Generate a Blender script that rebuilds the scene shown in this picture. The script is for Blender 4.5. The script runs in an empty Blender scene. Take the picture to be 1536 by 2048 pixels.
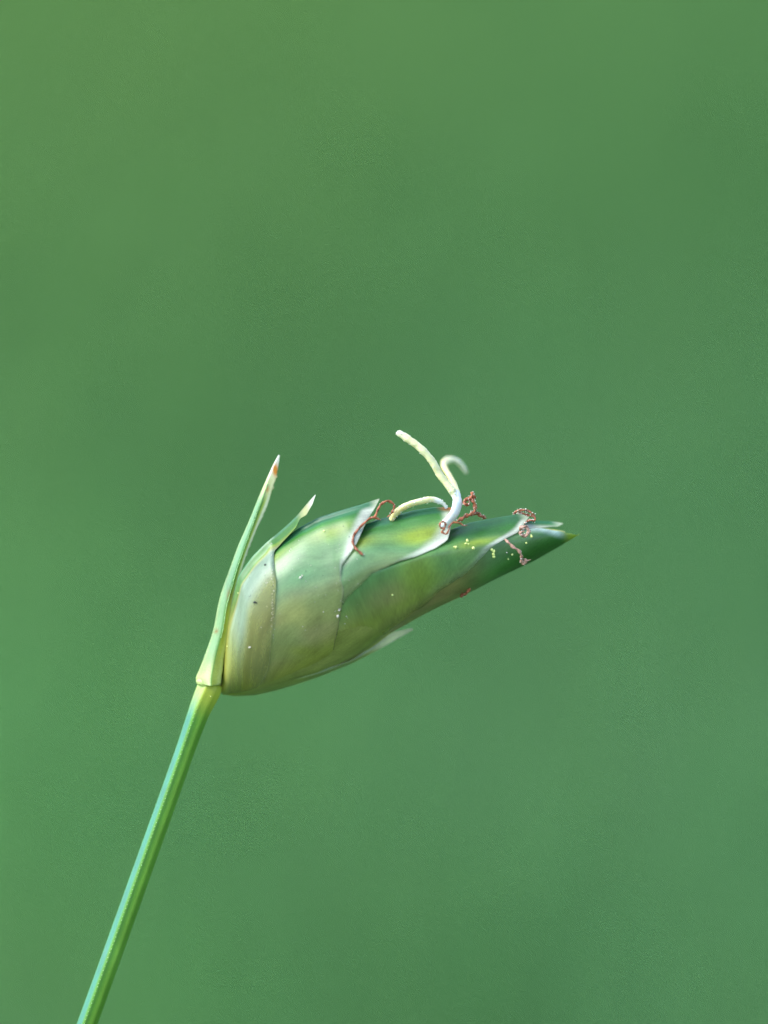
# A flowering sedge spikelet on its stem, macro close-up before an out-of-focus meadow.
# 1 Blender unit = 1.3 cm (the spikelet is about 1 cm long).
import bpy, math, random
import numpy as np
from mathutils import Vector, Matrix

random.seed(7)
rng = np.random.default_rng(7)
sc = bpy.context.scene
sc.unit_settings.system = 'METRIC'
sc.unit_settings.scale_length = 0.013

# ------------------------------------------------------------------ camera
PITCH = math.radians(14.0)          # the photographer looks slightly down on the plant
HEIGHT = 11.0                       # height of the picture's centre above the soil
DIST = 12.0
FWD = Vector((0, math.cos(PITCH), -math.sin(PITCH)))
UPV = Vector((0, math.sin(PITCH), math.cos(PITCH)))
RGT = Vector((1, 0, 0))
CENTRE = Vector((0, 0, HEIGHT))
cam_d = bpy.data.cameras.new('camera')
cam = bpy.data.objects.new('camera', cam_d)
sc.collection.objects.link(cam)
cam.location = CENTRE - FWD * DIST
cam.rotation_euler = (math.pi / 2 - PITCH, 0, 0)
cam_d.sensor_fit = 'VERTICAL'
cam_d.sensor_height = 24.0
cam_d.sensor_width = 18.0
cam_d.lens = 24.0 * DIST / 2.048
cam_d.clip_start = 0.05
cam_d.clip_end = 6000
cam_d.dof.use_dof = True
cam_d.dof.focus_distance = DIST - 0.045
cam_d.dof.aperture_fstop = 0.20
sc.camera = cam

# ------------------------------------------------------------------ sky, sun, exposure
SUN_EL, SUN_ROT = math.radians(50), math.radians(-100)
world = bpy.data.worlds.new('World')
sc.world = world
world.use_nodes = True
wn = world.node_tree
wn.nodes.clear()
sky = wn.nodes.new('ShaderNodeTexSky')
sky.sky_type = 'NISHITA'
sky.sun_disc = False
sky.sun_elevation = SUN_EL
sky.sun_rotation = SUN_ROT
sky.air_density = 1.0
sky.dust_density = 1.2
sky.ozone_density = 1.0
bg = wn.nodes.new('ShaderNodeBackground')
bg.inputs['Strength'].default_value = 0.075
wo = wn.nodes.new('ShaderNodeOutputWorld')
wn.links.new(sky.outputs[0], bg.inputs[0])
wn.links.new(bg.outputs[0], wo.inputs[0])

sun_d = bpy.data.lights.new('sun', 'SUN')
sun_d.energy = 0.88
sun_d.angle = math.radians(48)
sun_d.color = (0.97, 1.0, 0.99)
sun = bpy.data.objects.new('sun', sun_d)
sc.collection.objects.link(sun)
sdir = Vector((math.sin(SUN_ROT) * math.cos(SUN_EL), math.cos(SUN_ROT) * math.cos(SUN_EL), math.sin(SUN_EL)))
sun.rotation_euler = sdir.to_track_quat('Z', 'Y').to_euler()
sun.location = sdir * 60

vs = sc.view_settings
vs.view_transform = 'Standard'
vs.look = 'None'
vs.gamma = 1.0
vs.use_curve_mapping = False
vs.exposure = 2.50
sc.cycles.use_denoising = True
sc.cycles.max_bounces = 10
sc.cycles.transparent_max_bounces = 16

# ------------------------------------------------------------------ helpers
BASE = Vector((-4.2, 1.2, 0.0))     # where the stem leaves the soil


def P(px, py, d=0.0):
    """a point of the plant: px, py, d in hundredths-of-a-millimetre-like units of the spikelet plane"""
    return CENTRE + RGT * ((px - 768) / 1000) + UPV * ((1024 - py) / 1000) - FWD * (d / 1000)


def new_obj(name, mesh, mat=None, parent=None, smooth=True):
    o = bpy.data.objects.new(name, mesh)
    sc.collection.objects.link(o)
    if mat is not None:
        mesh.materials.append(mat)
    if smooth:
        mesh.polygons.foreach_set('use_smooth', np.ones(len(mesh.polygons), dtype=bool))
    if parent is not None:
        o.parent = parent
        o.matrix_parent_inverse = parent_inverse(parent)
    return o


def parent_inverse(p):
    # parts are modelled in world coordinates; only the root empty is moved
    m = Matrix.Identity(4)
    q = p
    while q is not None:
        if q.type == 'EMPTY':
            m = Matrix.Translation(-q.location)
        q = q.parent
    return m if p.type == 'EMPTY' else Matrix.Identity(4)


def mesh_from(name, verts, faces, col=None, hyal=None, uv=None):
    me = bpy.data.meshes.new(name)
    me.from_pydata([tuple(v) for v in verts], [], faces)
    n = len(verts)
    if col is not None:
        a = me.color_attributes.new('pigment', 'FLOAT_COLOR', 'POINT')
        c = np.ones((n, 4), dtype=np.float32)
        c[:, :3] = np.asarray(col, dtype=np.float32)
        a.data.foreach_set('color', c.ravel())
    if hyal is not None:
        a = me.attributes.new('hyaline', 'FLOAT', 'POINT')
        a.data.foreach_set('value', np.asarray(hyal, dtype=np.float32).ravel())
    if uv is not None:
        a = me.attributes.new('grain', 'FLOAT_VECTOR', 'POINT')
        g = np.zeros((n, 3), dtype=np.float32)
        g[:, :2] = np.asarray(uv, dtype=np.float32)
        a.data.foreach_set('vector', g.ravel())
    me.update()
    return me


def lerp_table(tab):
    xs = np.array([t[0] for t in tab], float)
    ys = np.array([t[1] for t in tab], float)
    return lambda x: np.interp(x, xs, ys)


def smooth_table(tab, win):
    f = lerp_table(tab)
    k = np.linspace(-1, 1, 9)
    w = 1 - np.abs(k) * 0.9
    w /= w.sum()

    def g(x):
        x = np.asarray(x, float)
        return sum(wi * f(x + ki * win) for wi, ki in zip(w, k))
    return g


def sstep(a, b, x):
    t = np.clip((np.asarray(x, float) - a) / (b - a), 0, 1)
    return t * t * (3 - 2 * t)


def catmull(pts, n):
    pts = [np.array(p, float) for p in pts]
    pts = [2 * pts[0] - pts[1]] + pts + [2 * pts[-1] - pts[-2]]
    out = []
    m = len(pts) - 3
    for i in range(n + 1):
        t = i / n * m
        k = min(int(t), m - 1)
        f = t - k
        a, b, c, d = pts[k:k + 4]
        out.append(0.5 * ((2 * b) + (-a + c) * f + (2 * a - 5 * b + 4 * c - d) * f * f + (-a + 3 * b - 3 * c + d) * f ** 3))
    return np.array(out)


def tube(pts, radius, n, seg=12, flat=1.0, jitter=0.0, twist=0.0, ribs=None, seed=0, closed_tip=True):
    """swept tube through (px,py,d) points; radius(t) in the same unit; returns verts(px frame), faces, t, angle"""
    r = np.random.default_rng(seed)
    c = catmull(pts, n)
    tan = np.gradient(c, axis=0)
    tan /= np.linalg.norm(tan, axis=1)[:, None] + 1e-9
    nrm = np.array([0, 0, 1.0])
    V, T, A = [], [], []
    for i in range(n + 1):
        t = i / n
        nrm = nrm - tan[i] * np.dot(nrm, tan[i])
        nrm /= np.linalg.norm(nrm) + 1e-9
        bi = np.cross(tan[i], nrm)
        ra = radius(t)
        for j in range(seg):
            a = 2 * math.pi * j / seg
            rr = ra * (1 + jitter * r.normal())
            if ribs is not None:
                rr *= ribs(a, t)
            aa = a + twist * t
            x = math.cos(a) * rr
            y = math.sin(a) * rr * flat
            ca, sa = math.cos(twist * t), math.sin(twist * t)
            V.append(c[i] + nrm * (x * ca - y * sa) + bi * (x * sa + y * ca))
            T.append(t)
            A.append(a)
    F = []
    for i in range(n):
        for j in range(seg):
            k = (j + 1) % seg
            F.append((i * seg + j, i * seg + k, (i + 1) * seg + k, (i + 1) * seg + j))
    F.append(tuple(reversed(range(seg))))
    F.append(tuple(n * seg + j for j in range(seg)))
    return np.array(V), F, np.array(T), np.array(A), c, tan


def to_world(V):
    V = np.asarray(V, float)
    x = (V[:, 0] - 768) / 1000
    u = (1024 - V[:, 1]) / 1000
    f = -V[:, 2] / 1000
    return np.array(CENTRE)[None] + x[:, None] * np.array(RGT) + u[:, None] * np.array(UPV) + f[:, None] * np.array(FWD)


OCT_V = np.array([(1, 0, 0), (-1, 0, 0), (0, 1, 0), (0, -1, 0), (0, 0, 1), (0, 0, -1)], float)
OCT_F = [(0, 2, 4), (2, 1, 4), (1, 3, 4), (3, 0, 4), (2, 0, 5), (1, 2, 5), (3, 1, 5), (0, 3, 5)]


def ico():
    g = (1 + 5 ** .5) / 2
    v = np.array([(-1, g, 0), (1, g, 0), (-1, -g, 0), (1, -g, 0), (0, -1, g), (0, 1, g), (0, -1, -g), (0, 1, -g),
                  (g, 0, -1), (g, 0, 1), (-g, 0, -1), (-g, 0, 1)], float)
    v /= np.linalg.norm(v[0])
    f = [(0, 11, 5), (0, 5, 1), (0, 1, 7), (0, 7, 10), (0, 10, 11), (1, 5, 9), (5, 11, 4), (11, 10, 2), (10, 7, 6), (7, 1, 8),
         (3, 9, 4), (3, 4, 2), (3, 2, 6), (3, 6, 8), (3, 8, 9), (4, 9, 5), (2, 4, 11), (6, 2, 10), (8, 6, 7), (9, 8, 1)]
    return v, f


ICO_V, ICO_F = ico()


def grains(points, sizes, seed=0, stretch=0.35):
    """many tiny rounded grains as one mesh, points in the px frame"""
    r = np.random.default_rng(seed)
    V, F = [], []
    for p, s in zip(points, sizes):
        k = len(V) * 12
        sc3 = s * (1 + stretch * r.uniform(-1, 1, 3))
        q = ICO_V * sc3 * (1 + 0.08 * r.normal(size=(12, 1)))
        a = r.uniform(0, 6.28)
        R = np.array([[math.cos(a), -math.sin(a), 0], [math.sin(a), math.cos(a), 0], [0, 0, 1]])
        V.append(q @ R.T + np.array(p))
        F += [tuple(i + k for i in f) for f in ICO_F]
    return np.concatenate(V), F


# ------------------------------------------------------------------ materials
def node_mat(name):
    m = bpy.data.materials.new(name)
    m.use_nodes = True
    nt = m.node_tree
    nt.nodes.clear()
    out = nt.nodes.new('ShaderNodeOutputMaterial')
    return m, nt, out


def glume_material(name, rough=0.46, translucent=0.34, coat=0.75, spec=0.3, bump=0.12, mottled=0.42):
    m, nt, out = node_mat(name)
    N, L = nt.nodes.new, nt.links.new
    att = N('ShaderNodeAttribute'); att.attribute_name = 'pigment'
    gr = N('ShaderNodeAttribute'); gr.attribute_name = 'grain'
    hy = N('ShaderNodeAttribute'); hy.attribute_name = 'hyaline'
    # fine lengthwise striae of the epidermis
    mp = N('ShaderNodeMapping'); mp.inputs['Scale'].default_value = (0.025, 0.30, 1)
    L(gr.outputs['Vector'], mp.inputs['Vector'])
    st = N('ShaderNodeTexNoise'); st.inputs['Scale'].default_value = 1.0; st.inputs['Detail'].default_value = 3
    L(mp.outputs[0], st.inputs['Vector'])
    # blotches
    mp2 = N('ShaderNodeMapping'); mp2.inputs['Scale'].default_value = (0.02, 0.03, 1)
    L(gr.outputs['Vector'], mp2.inputs['Vector'])
    bl = N('ShaderNodeTexNoise'); bl.inputs['Scale'].default_value = 1.0; bl.inputs['Detail'].default_value = 5
    L(mp2.outputs[0], bl.inputs['Vector'])
    # cell grain
    mp3 = N('ShaderNodeMapping'); mp3.inputs['Scale'].default_value = (0.22, 0.30, 1)
    L(gr.outputs['Vector'], mp3.inputs['Vector'])
    ce = N('ShaderNodeTexNoise'); ce.inputs['Scale'].default_value = 1.0; ce.inputs['Detail'].default_value = 2
    L(mp3.outputs[0], ce.inputs['Vector'])
    # combine to a brightness factor
    def mapr(src, lo, hi, a=0.3, b=0.7):
        r = N('ShaderNodeMapRange')
        r.inputs['From Min'].default_value = a; r.inputs['From Max'].default_value = b
        r.inputs['To Min'].default_value = lo; r.inputs['To Max'].default_value = hi
        L(src, r.inputs['Value']); return r.outputs[0]
    f1 = mapr(st.outputs[0], 1 - 0.18 * mottled, 1 + 0.18 * mottled)
    f2 = mapr(bl.outputs[0], 1 - 0.45 * mottled, 1 + 0.45 * mottled)
    f3 = mapr(ce.outputs[0], 1 - 0.22 * mottled, 1 + 0.22 * mottled)
    m1 = N('ShaderNodeMath'); m1.operation = 'MULTIPLY'; L(f1, m1.inputs[0]); L(f2, m1.inputs[1])
    m2 = N('ShaderNodeMath'); m2.operation = 'MULTIPLY'; L(m1.outputs[0], m2.inputs[0]); L(f3, m2.inputs[1])
    mul = N('ShaderNodeVectorMath'); mul.operation = 'SCALE'
    L(att.outputs['Color'], mul.inputs[0]); L(m2.outputs[0], mul.inputs['Scale'])
    bs = N('ShaderNodeBsdfPrincipled')
    L(mul.outputs[0], bs.inputs['Base Color'])
    rr = mapr(bl.outputs[0], rough - 0.06, rough + 0.12)
    L(rr, bs.inputs['Roughness'])
    bs.inputs['Specular IOR Level'].default_value = spec
    bs.inputs['Coat Weight'].default_value = coat
    bs.inputs['Coat Roughness'].default_value = 0.27
    bs.inputs['Coat IOR'].default_value = 1.62
    bs.inputs['Subsurface Weight'].default_value = 0.0
    bp = N('ShaderNodeBump'); bp.inputs['Strength'].default_value = bump; bp.inputs['Distance'].default_value = 0.002
    ad = N('ShaderNodeMath'); ad.operation = 'ADD'; L(st.outputs[0], ad.inputs[0]); L(ce.outputs[0], ad.inputs[1])
    L(ad.outputs[0], bp.inputs['Height'])
    L(bp.outputs[0], bs.inputs['Normal'])
    tr = N('ShaderNodeBsdfTranslucent'); L(mul.outputs[0], tr.inputs['Color'])
    mx = N('ShaderNodeMixShader'); mx.inputs[0].default_value = translucent
    L(bs.outputs[0], mx.inputs[1]); L(tr.outputs[0], mx.inputs[2])
    tp = N('ShaderNodeBsdfTransparent')
    hm = mapr(hy.outputs['Fac'], 0.0, 0.92, 0.0, 1.0)
    mx2 = N('ShaderNodeMixShader')
    L(hm, mx2.inputs[0]); L(mx.outputs[0], mx2.inputs[1]); L(tp.outputs[0], mx2.inputs[2])
    L(mx2.outputs[0], out.inputs['Surface'])
    return m


M_GLUME = glume_material('glume')
M_BRACT = glume_material('bract', rough=0.42, translucent=0.25, mottled=0.35, coat=0.35)
M_STEM = glume_material('stem', rough=0.5, translucent=0.0, coat=0.10, mottled=0.25, bump=0.15)


def soft_material(name, colour, rough=0.45, sss=0.5, radius=(0.012, 0.010, 0.006), noise=0.25, scale=40.0, attr=False, bump=0.0):
    m, nt, out = node_mat(name)
    N, L = nt.nodes.new, nt.links.new
    tc = N('ShaderNodeTexCoord')
    no = N('ShaderNodeTexNoise'); no.inputs['Scale'].default_value = scale; no.inputs['Detail'].default_value = 4
    L(tc.outputs['Object'], no.inputs['Vector'])
    r = N('ShaderNodeMapRange')
    r.inputs['From Min'].default_value = 0.3; r.inputs['From Max'].default_value = 0.7
    r.inputs['To Min'].default_value = 1 - noise; r.inputs['To Max'].default_value = 1 + noise
    L(no.outputs[0], r.inputs['Value'])
    sc_ = N('ShaderNodeVectorMath'); sc_.operation = 'SCALE'
    if attr:
        at = N('ShaderNodeAttribute'); at.attribute_name = 'pigment'
        L(at.outputs['Color'], sc_.inputs[0])
    else:
        rgb = N('ShaderNodeRGB'); rgb.outputs[0].default_value = (*colour, 1)
        L(rgb.outputs[0], sc_.inputs[0])
    L(r.outputs[0], sc_.inputs['Scale'])
    b = N('ShaderNodeBsdfPrincipled')
    L(sc_.outputs[0], b.inputs['Base Color'])
    b.inputs['Roughness'].default_value = rough
    b.inputs['Subsurface Weight'].default_value = sss
    b.inputs['Subsurface Radius'].default_value = radius
    b.inputs['Subsurface Scale'].default_value = 1.0
    if bump:
        bp = N('ShaderNodeBump'); bp.inputs['Strength'].default_value = bump; bp.inputs['Distance'].default_value = 0.003
        L(no.outputs[0], bp.inputs['Height']); L(bp.outputs[0], b.inputs['Normal'])
    L(b.outputs[0], out.inputs['Surface'])
    return m


M_STIGMA = soft_material('stigma', (0.8, 0.78, 0.55), rough=0.4, sss=0.45, noise=0.10, attr=True, scale=60, bump=0.4)
M_STAMEN = soft_material('withered_stamen', (0.30, 0.085, 0.03), rough=0.5, sss=0.1, noise=0.5, scale=90, bump=0.6)
M_STAMEN_PALE = soft_material('pale_withered_stamen', (0.36, 0.20, 0.14), rough=0.5, sss=0.2, noise=0.4, scale=90, bump=0.6)
M_POLLEN = soft_material('pollen', (0.72, 0.78, 0.24), rough=0.5, sss=0.2, noise=0.15, scale=70)
M_CRYSTAL = soft_material('pale_granule', (0.72, 0.63, 0.52), rough=0.35, sss=0.3, noise=0.2, scale=70)
M_DUST = soft_material('dark_speck', (0.015, 0.015, 0.02), rough=0.7, sss=0.0, noise=0.2)
M_PAPILLA = soft_material('papilla', (0.36, 0.60, 0.22), rough=0.3, sss=0.2, noise=0.1)
M_CORE = soft_material('core', (0.34, 0.34, 0.09), rough=0.5, sss=0.2, noise=0.3, scale=14)

# ------------------------------------------------------------------ the ground and meadow
def ground_material():
    m, nt, out = node_mat('ground')
    N, L = nt.nodes.new, nt.links.new
    tc = N('ShaderNodeTexCoord')
    no = N('ShaderNodeTexNoise'); no.inputs['Scale'].default_value = 0.12; no.inputs['Detail'].default_value = 6
    L(tc.outputs['Object'], no.inputs['Vector'])
    n2 = N('ShaderNodeTexNoise'); n2.inputs['Scale'].default_value = 1.6; n2.inputs['Detail'].default_value = 6
    L(tc.outputs['Object'], n2.inputs['Vector'])
    cr = N('ShaderNodeValToRGB')
    cr.color_ramp.elements[0].position = 0.35; cr.color_ramp.elements[0].color = (0.040, 0.105, 0.040, 1)
    cr.color_ramp.elements[1].position = 0.68; cr.color_ramp.elements[1].color = (0.070, 0.150, 0.040, 1)
    L(no.outputs[0], cr.inputs[0])
    r = N('ShaderNodeMapRange'); r.inputs['From Min'].default_value = 0.3; r.inputs['From Max'].default_value = 0.7
    r.inputs['To Min'].default_value = 0.6; r.inputs['To Max'].default_value = 1.3
    L(n2.outputs[0], r.inputs['Value'])
    s = N('ShaderNodeVectorMath'); s.operation = 'SCALE'
    L(cr.outputs[0], s.inputs[0]); L(r.outputs[0], s.inputs['Scale'])
    b = N('ShaderNodeBsdfPrincipled'); b.inputs['Roughness'].default_value = 0.9
    L(s.outputs[0], b.inputs['Base Color'])
    L(b.outputs[0], out.inputs['Surface'])
    return m


def build_ground():
    n = 41
    # denser near the plant, reaching to the horizon
    g = np.sign(np.linspace(-1, 1, n)) * np.abs(np.linspace(-1, 1, n)) ** 3 * 2500
    X, Y = np.meshgrid(g, g)
    Z = 0.25 * np.sin(X * 0.21 + 1.0) * np.cos(Y * 0.17) * np.exp(-(X ** 2 + Y ** 2) / 90000.0)
    d = np.hypot(X - BASE.x, Y - BASE.y)
    Z = Z * sstep(2, 12, d)
    V = np.stack([X.ravel(), Y.ravel(), Z.ravel()], 1)
    F = [(j * n + i, j * n + i + 1, (j + 1) * n + i + 1, (j + 1) * n + i) for j in range(n - 1) for i in range(n - 1)]
    me = mesh_from('ground', V, F)
    o = new_obj('ground', me, ground_material())
    o['kind'] = 'structure'
    o['label'] = 'green mossy meadow ground far behind, fully out of focus'
    o['category'] = 'ground'


def build_grass():
    n = 80000
    u = rng.uniform(0, 1, n)
    y = -14 + 214 * u
    half = 26 + 0.10 * np.maximum(y, 0)
    x = rng.uniform(-1, 1, n) * half
    # keep the foot of the stem and the camera free
    keep = (np.hypot(x - BASE.x, y - BASE.y) > 0.4) & (np.hypot(x, y + 12) > 2.0)
    x, y = x[keep], y[keep]
    n = len(x)
    h = rng.uniform(0.9, 2.6, n) * (0.8 + 0.12 * np.sin(x * 0.25 + 0.7) * np.sin(y * 0.13))
    w = rng.uniform(0.07, 0.16, n) * (1 + np.maximum(y, 0) / 150)
    az = rng.uniform(0, 2 * np.pi, n)
    ln = rng.uniform(0.15, 0.8, n) * h
    dx, dy = np.cos(az), np.sin(az)
    fx, fy = -np.sin(az + rng.normal(0, .4, n)), np.cos(az)
    V = np.zeros((n, 7, 3))
    for k, t in enumerate((0.0, 0.4, 0.75)):
        ww = w * (1 - 0.55 * t * t)
        cx = x + dx * ln * t * t
        cy = y + dy * ln * t * t
        cz = h * (t - 0.15 * t * t) - 0.3 * (t == 0)
        V[:, 2 * k] = np.stack([cx - fx * ww / 2, cy - fy * ww / 2, cz], 1)
        V[:, 2 * k + 1] = np.stack([cx + fx * ww / 2, cy + fy * ww / 2, cz], 1)
    V[:, 6] = np.stack([x + dx * ln, y + dy * ln, h * 0.85], 1)
    quads = np.array([(0, 1, 3, 2), (2, 3, 5, 4)])
    tris = np.array([(4, 5, 6)])
    base = (np.arange(n) * 7)[:, None]
    fq = (base[:, :, None] + quads[None]).reshape(n, 8)
    ft = (base[:, :, None] + tris[None]).reshape(n, 3)
    loops = np.concatenate([fq, ft], 1).ravel()
    me = bpy.data.meshes.new('meadow_grass')
    me.vertices.add(n * 7)
    me.vertices.foreach_set('co', V.reshape(-1))
    me.loops.add(len(loops))
    me.loops.foreach_set('vertex_index', loops.astype(np.int32))
    me.polygons.add(n * 3)
    st = (np.arange(n) * 11)[:, None] + np.array([0, 4, 8])[None]
    me.polygons.foreach_set('loop_start', st.ravel().astype(np.int32))
    # grass colours: yellower grass to the far left, bluer grass near and right
    yl = 0.10 + sstep(30, 75, y) * 0.42 + sstep(5, -5, x) * 0.25 + rng.normal(0, 0.18, n)
    yl = np.clip(yl, 0, 1)[:, None]
    blue = np.array([0.070, 0.210, 0.066])
    yel = np.array([0.132, 0.250, 0.056])
    left_gain = (1 + 0.05 * sstep(3, -4, x) + 0.40 * sstep(46, 30, y) * sstep(0.5, -2.5, x))[:, None]  # brighter colour towards the left, strongest at the near left
    c = (blue * (1 - yl) + yel * yl) * rng.uniform(0.75, 1.25, (n, 1)) * left_gain
    col = np.ones((n, 7, 4), dtype=np.float32)
    col[:, :, :3] = c[:, None]
    a = me.color_attributes.new('pigment', 'FLOAT_COLOR', 'POINT')
    a.data.foreach_set('color', col.ravel())
    me.update(calc_edges=True)
    me.validate()
    m, nt, out = node_mat('meadow_grass')
    N, L = nt.nodes.new, nt.links.new
    at = N('ShaderNodeAttribute'); at.attribute_name = 'pigment'
    b = N('ShaderNodeBsdfPrincipled'); b.inputs['Roughness'].default_value = 0.75; b.inputs['Specular IOR Level'].default_value = 0.2
    L(at.outputs['Color'], b.inputs['Base Color'])
    t = N('ShaderNodeBsdfTranslucent'); L(at.outputs['Color'], t.inputs['Color'])
    mx = N('ShaderNodeMixShader'); mx.inputs[0].default_value = 0.3
    L(b.outputs[0], mx.inputs[1]); L(t.outputs[0], mx.inputs[2]); L(mx.outputs[0], out.inputs['Surface'])
    o = new_obj('meadow_grass', me, m)
    o['kind'] = 'stuff'
    o['label'] = 'soft green meadow grass blurred into an even backdrop'
    o['category'] = 'grass'


build_ground()
build_grass()

# ------------------------------------------------------------------ the plant
plant = bpy.data.objects.new('sedge_plant', None)
sc.collection.objects.link(plant)
plant.location = BASE
plant['label'] = 'green sedge stem bearing one leaning spikelet with white stigmas and brown threads'
plant['category'] = 'plant'

# spikelet frame: s runs along the axis from base to tip, h across it towards the upper side, d towards the viewer
O2 = np.array([445.0, 1330.0])
DIR = np.array([0.938, -0.346])
UP2 = np.array([-0.346, -0.938])


def SH(px, py):
    v = np.array([px, py]) - O2
    return float(v @ DIR), float(v @ UP2)


def tab(pts):
    return [SH(*p) for p in pts]


HC = smooth_table([(-20, -47), (0, -30), (40, 2), (90, 37), (193, 52), (285, 67), (350, 70), (400, 66), (468, 60), (540, 45),
                   (600, 34), (676, 20), (740, 6), (760, 1)], 14)
HB = smooth_table([(-24, -50), (-20, -52), (0, -60), (40, -70), (90, -76), (176, -79), (241, -74), (309, -62), (350, -52), (400, -43), (470, -34),
                   (540, -29), (600, -22), (676, -15), (740, -5), (760, 0)], 10)
HT_IN = smooth_table([(-20, -44), (0, -15), (40, 40), (90, 85), (200, 100), (400, 85), (500, 78), (600, 62), (650, 52), (692, 42), (728, 24), (760, 2)], 10)
BD = smooth_table([(-20, 9), (0, 36), (40, 64), (90, 86), (193, 101), (285, 105), (350, 101), (400, 95), (470, 86), (540, 69),
                   (600, 53), (676, 33), (740, 12), (760, 3)], 14)
SHEAR = 0.22

TEAL = np.array([0.030, 0.170, 0.070])
GREEN = np.array([0.055, 0.235, 0.024])
DARK = np.array([0.022, 0.110, 0.014])
YGRN = np.array([0.340, 0.450, 0.035])
PALE = np.array([0.410, 0.490, 0.240])
FLANK = np.array([0.095, 0.290, 0.105])
OLIVE = np.array([0.420, 0.410, 0.110])
TAN = np.array([0.450, 0.350, 0.130])
YEL = np.array([0.420, 0.420, 0.040])
WHITE = np.array([0.760, 0.770, 0.640])


def mixc(a, b, t):
    t = np.asarray(t)[..., None]
    return a * (1 - t) + b * t


def make_glume(name, keel, phi, off, paint, lower=False, s0=None, fold=(9e9, 9e9), fold_dir=(0.78, 0.62), nu=80, nv=44,
               wave=0.35, seed=1, crest=3.0, tip_w=None, mat=None, d_shift=0.0, label=None, back=1.0, inner=None, blend=(0, 1), cw=7.0, rest=None):
    """keel: [(s,h)] outline of the keel; phi: [(s, degrees)] how far the margins wrap round the body"""
    r = np.random.default_rng(seed)
    kf = smooth_table(keel, 8)
    pf = lerp_table(phi)
    s_end = keel[-1][0]
    s_beg = keel[0][0] if s0 is None else s0
    ph = r.uniform(0, 6.28, 4)
    V, C, H, G = [], [], [], []
    uu = np.linspace(0, 1, nu + 1)
    # denser near base and tip
    uu = 0.5 - 0.5 * np.cos(np.pi * uu) * (0.75 + 0.25 * np.abs(np.cos(np.pi * uu)))
    uu = (uu - uu[0]) / (uu[-1] - uu[0])
    kend = keel[-1][1]
    for i in range(nu + 1):
        s = s_beg + (s_end - s_beg) * uu[i]
        hk = float(kf(s))
        # exact end of the keel
        e = float(sstep(s_end - 14, s_end, s))
        hk = hk * (1 - e) + float(np.interp(s, [k[0] for k in keel], [k[1] for k in keel])) * e
        hc = float(HC(s))
        b = max(float(BD(s)) + off, 1.0)
        crs = 2.0 + (crest - 2.0) * float(sstep(30, 110, s - s_beg))
        fin = max(crs - 2.0, 0.0)
        top, bot = (hk - fin, float(HB(s)) - off * 0.5) if not lower else (float(HT_IN(s)) + off * 0.5, hk)
        Phi = math.radians(float(pf(s)))
        Phi *= 1 + 0.02 * wave * (math.sin(s * 0.11 + ph[0]) * 0.6 + math.sin(s * 0.31 + ph[1]) * 0.4)
        f = float(sstep(fold[0], fold[1], s))
        rh = abs(hk - hc)
        kin = float(sstep(blend[0], blend[1], s)) if inner is not None else 0.0
        hin = min(float(inner(s)) + 3.0, hk) if inner is not None else hk
        for j in range(-nv, nv + 1):
            v = j / nv
            vv = math.copysign(abs(v) ** 1.15, v)
            a = vv * Phi * (back if v < 0 else 1.0)
            ca, sa = math.cos(a), math.sin(a)
            if not lower:
                te = top + (max(hin, hc + 2) - top) * kin * float(sstep(0.10, 0.95, abs(a)))
                h = hc + ((te - hc) if ca > 0 else (hc - bot)) * ca
            else:
                h = hc - ((hc - bot) if ca > 0 else (top - hc)) * ca
            e0 = (1 - abs(vv)) * Phi * max(rh, 10)
            d = (b if rest is None else b + (rest - off) * (1 - float(sstep(0, 30, e0)))) * sa
            w = abs(a) * rh
            # folded free blade towards the tip
            if f > 0:
                wf = abs(a) * rh if tip_w is None else abs(vv) * float(np.interp(s, *tip_w))
                sg = -1 if not lower else 1
                h2 = hk + sg * wf * fold_dir[0]
                d2 = math.copysign(wf * fold_dir[1], a if a else 1)
                h = h * (1 - f) + h2 * f
                d = d * (1 - f) + d2 * f
                w = w * (1 - f) + wf * f
            cr = crs * math.exp(-(w / cw) ** 2) * (1 - f * (1 if fin > 0 else 0))
            h += cr if not lower else -cr
            edge = (1 - abs(vv)) * Phi * max(rh, 10)      # distance to the margin
            if tip_w is not None and f > 0:
                edge = edge * (1 - f) + f * (1 - abs(vv)) * float(np.interp(s, *tip_w))
            edge = min(edge, (s_end - s) * 1.2 + edge * 0.25)
            d += SHEAR * (h - 60) + d_shift
            xy = O2 + DIR * s + UP2 * h
            V.append((xy[0], xy[1], d))
            c, hy = paint(s, w, edge, (s - s_beg) / (s_end - s_beg), xy[0], xy[1])
            C.append(c)
            H.append(hy)
            G.append((s, w * (1 if a >= 0 else -1) + seed * 37.0))
    m = 2 * nv + 1
    F = [(i * m + j, i * m + j + 1, (i + 1) * m + j + 1, (i + 1) * m + j) for i in range(nu) for j in range(m - 1)]
    if lower:
        F = [tuple(reversed(q)) for q in F]
    me = mesh_from(name, to_world(np.array(V)), F, np.clip(np.array(C), 0, 1), np.array(H), np.array(G))
    o = new_obj(name, me, mat or M_GLUME, plant)
    so = o.modifiers.new('thickness', 'SOLIDIFY')
    so.thickness = 0.0009
    so.offset = -1
    if label:
        o['label'] = label
    return o


def wob(s, w, k):
    return 0.5 + 0.5 * math.sin(s * 0.021 + k) * math.cos(w * 0.045 + 1.7 * k + s * 0.008)


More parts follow.
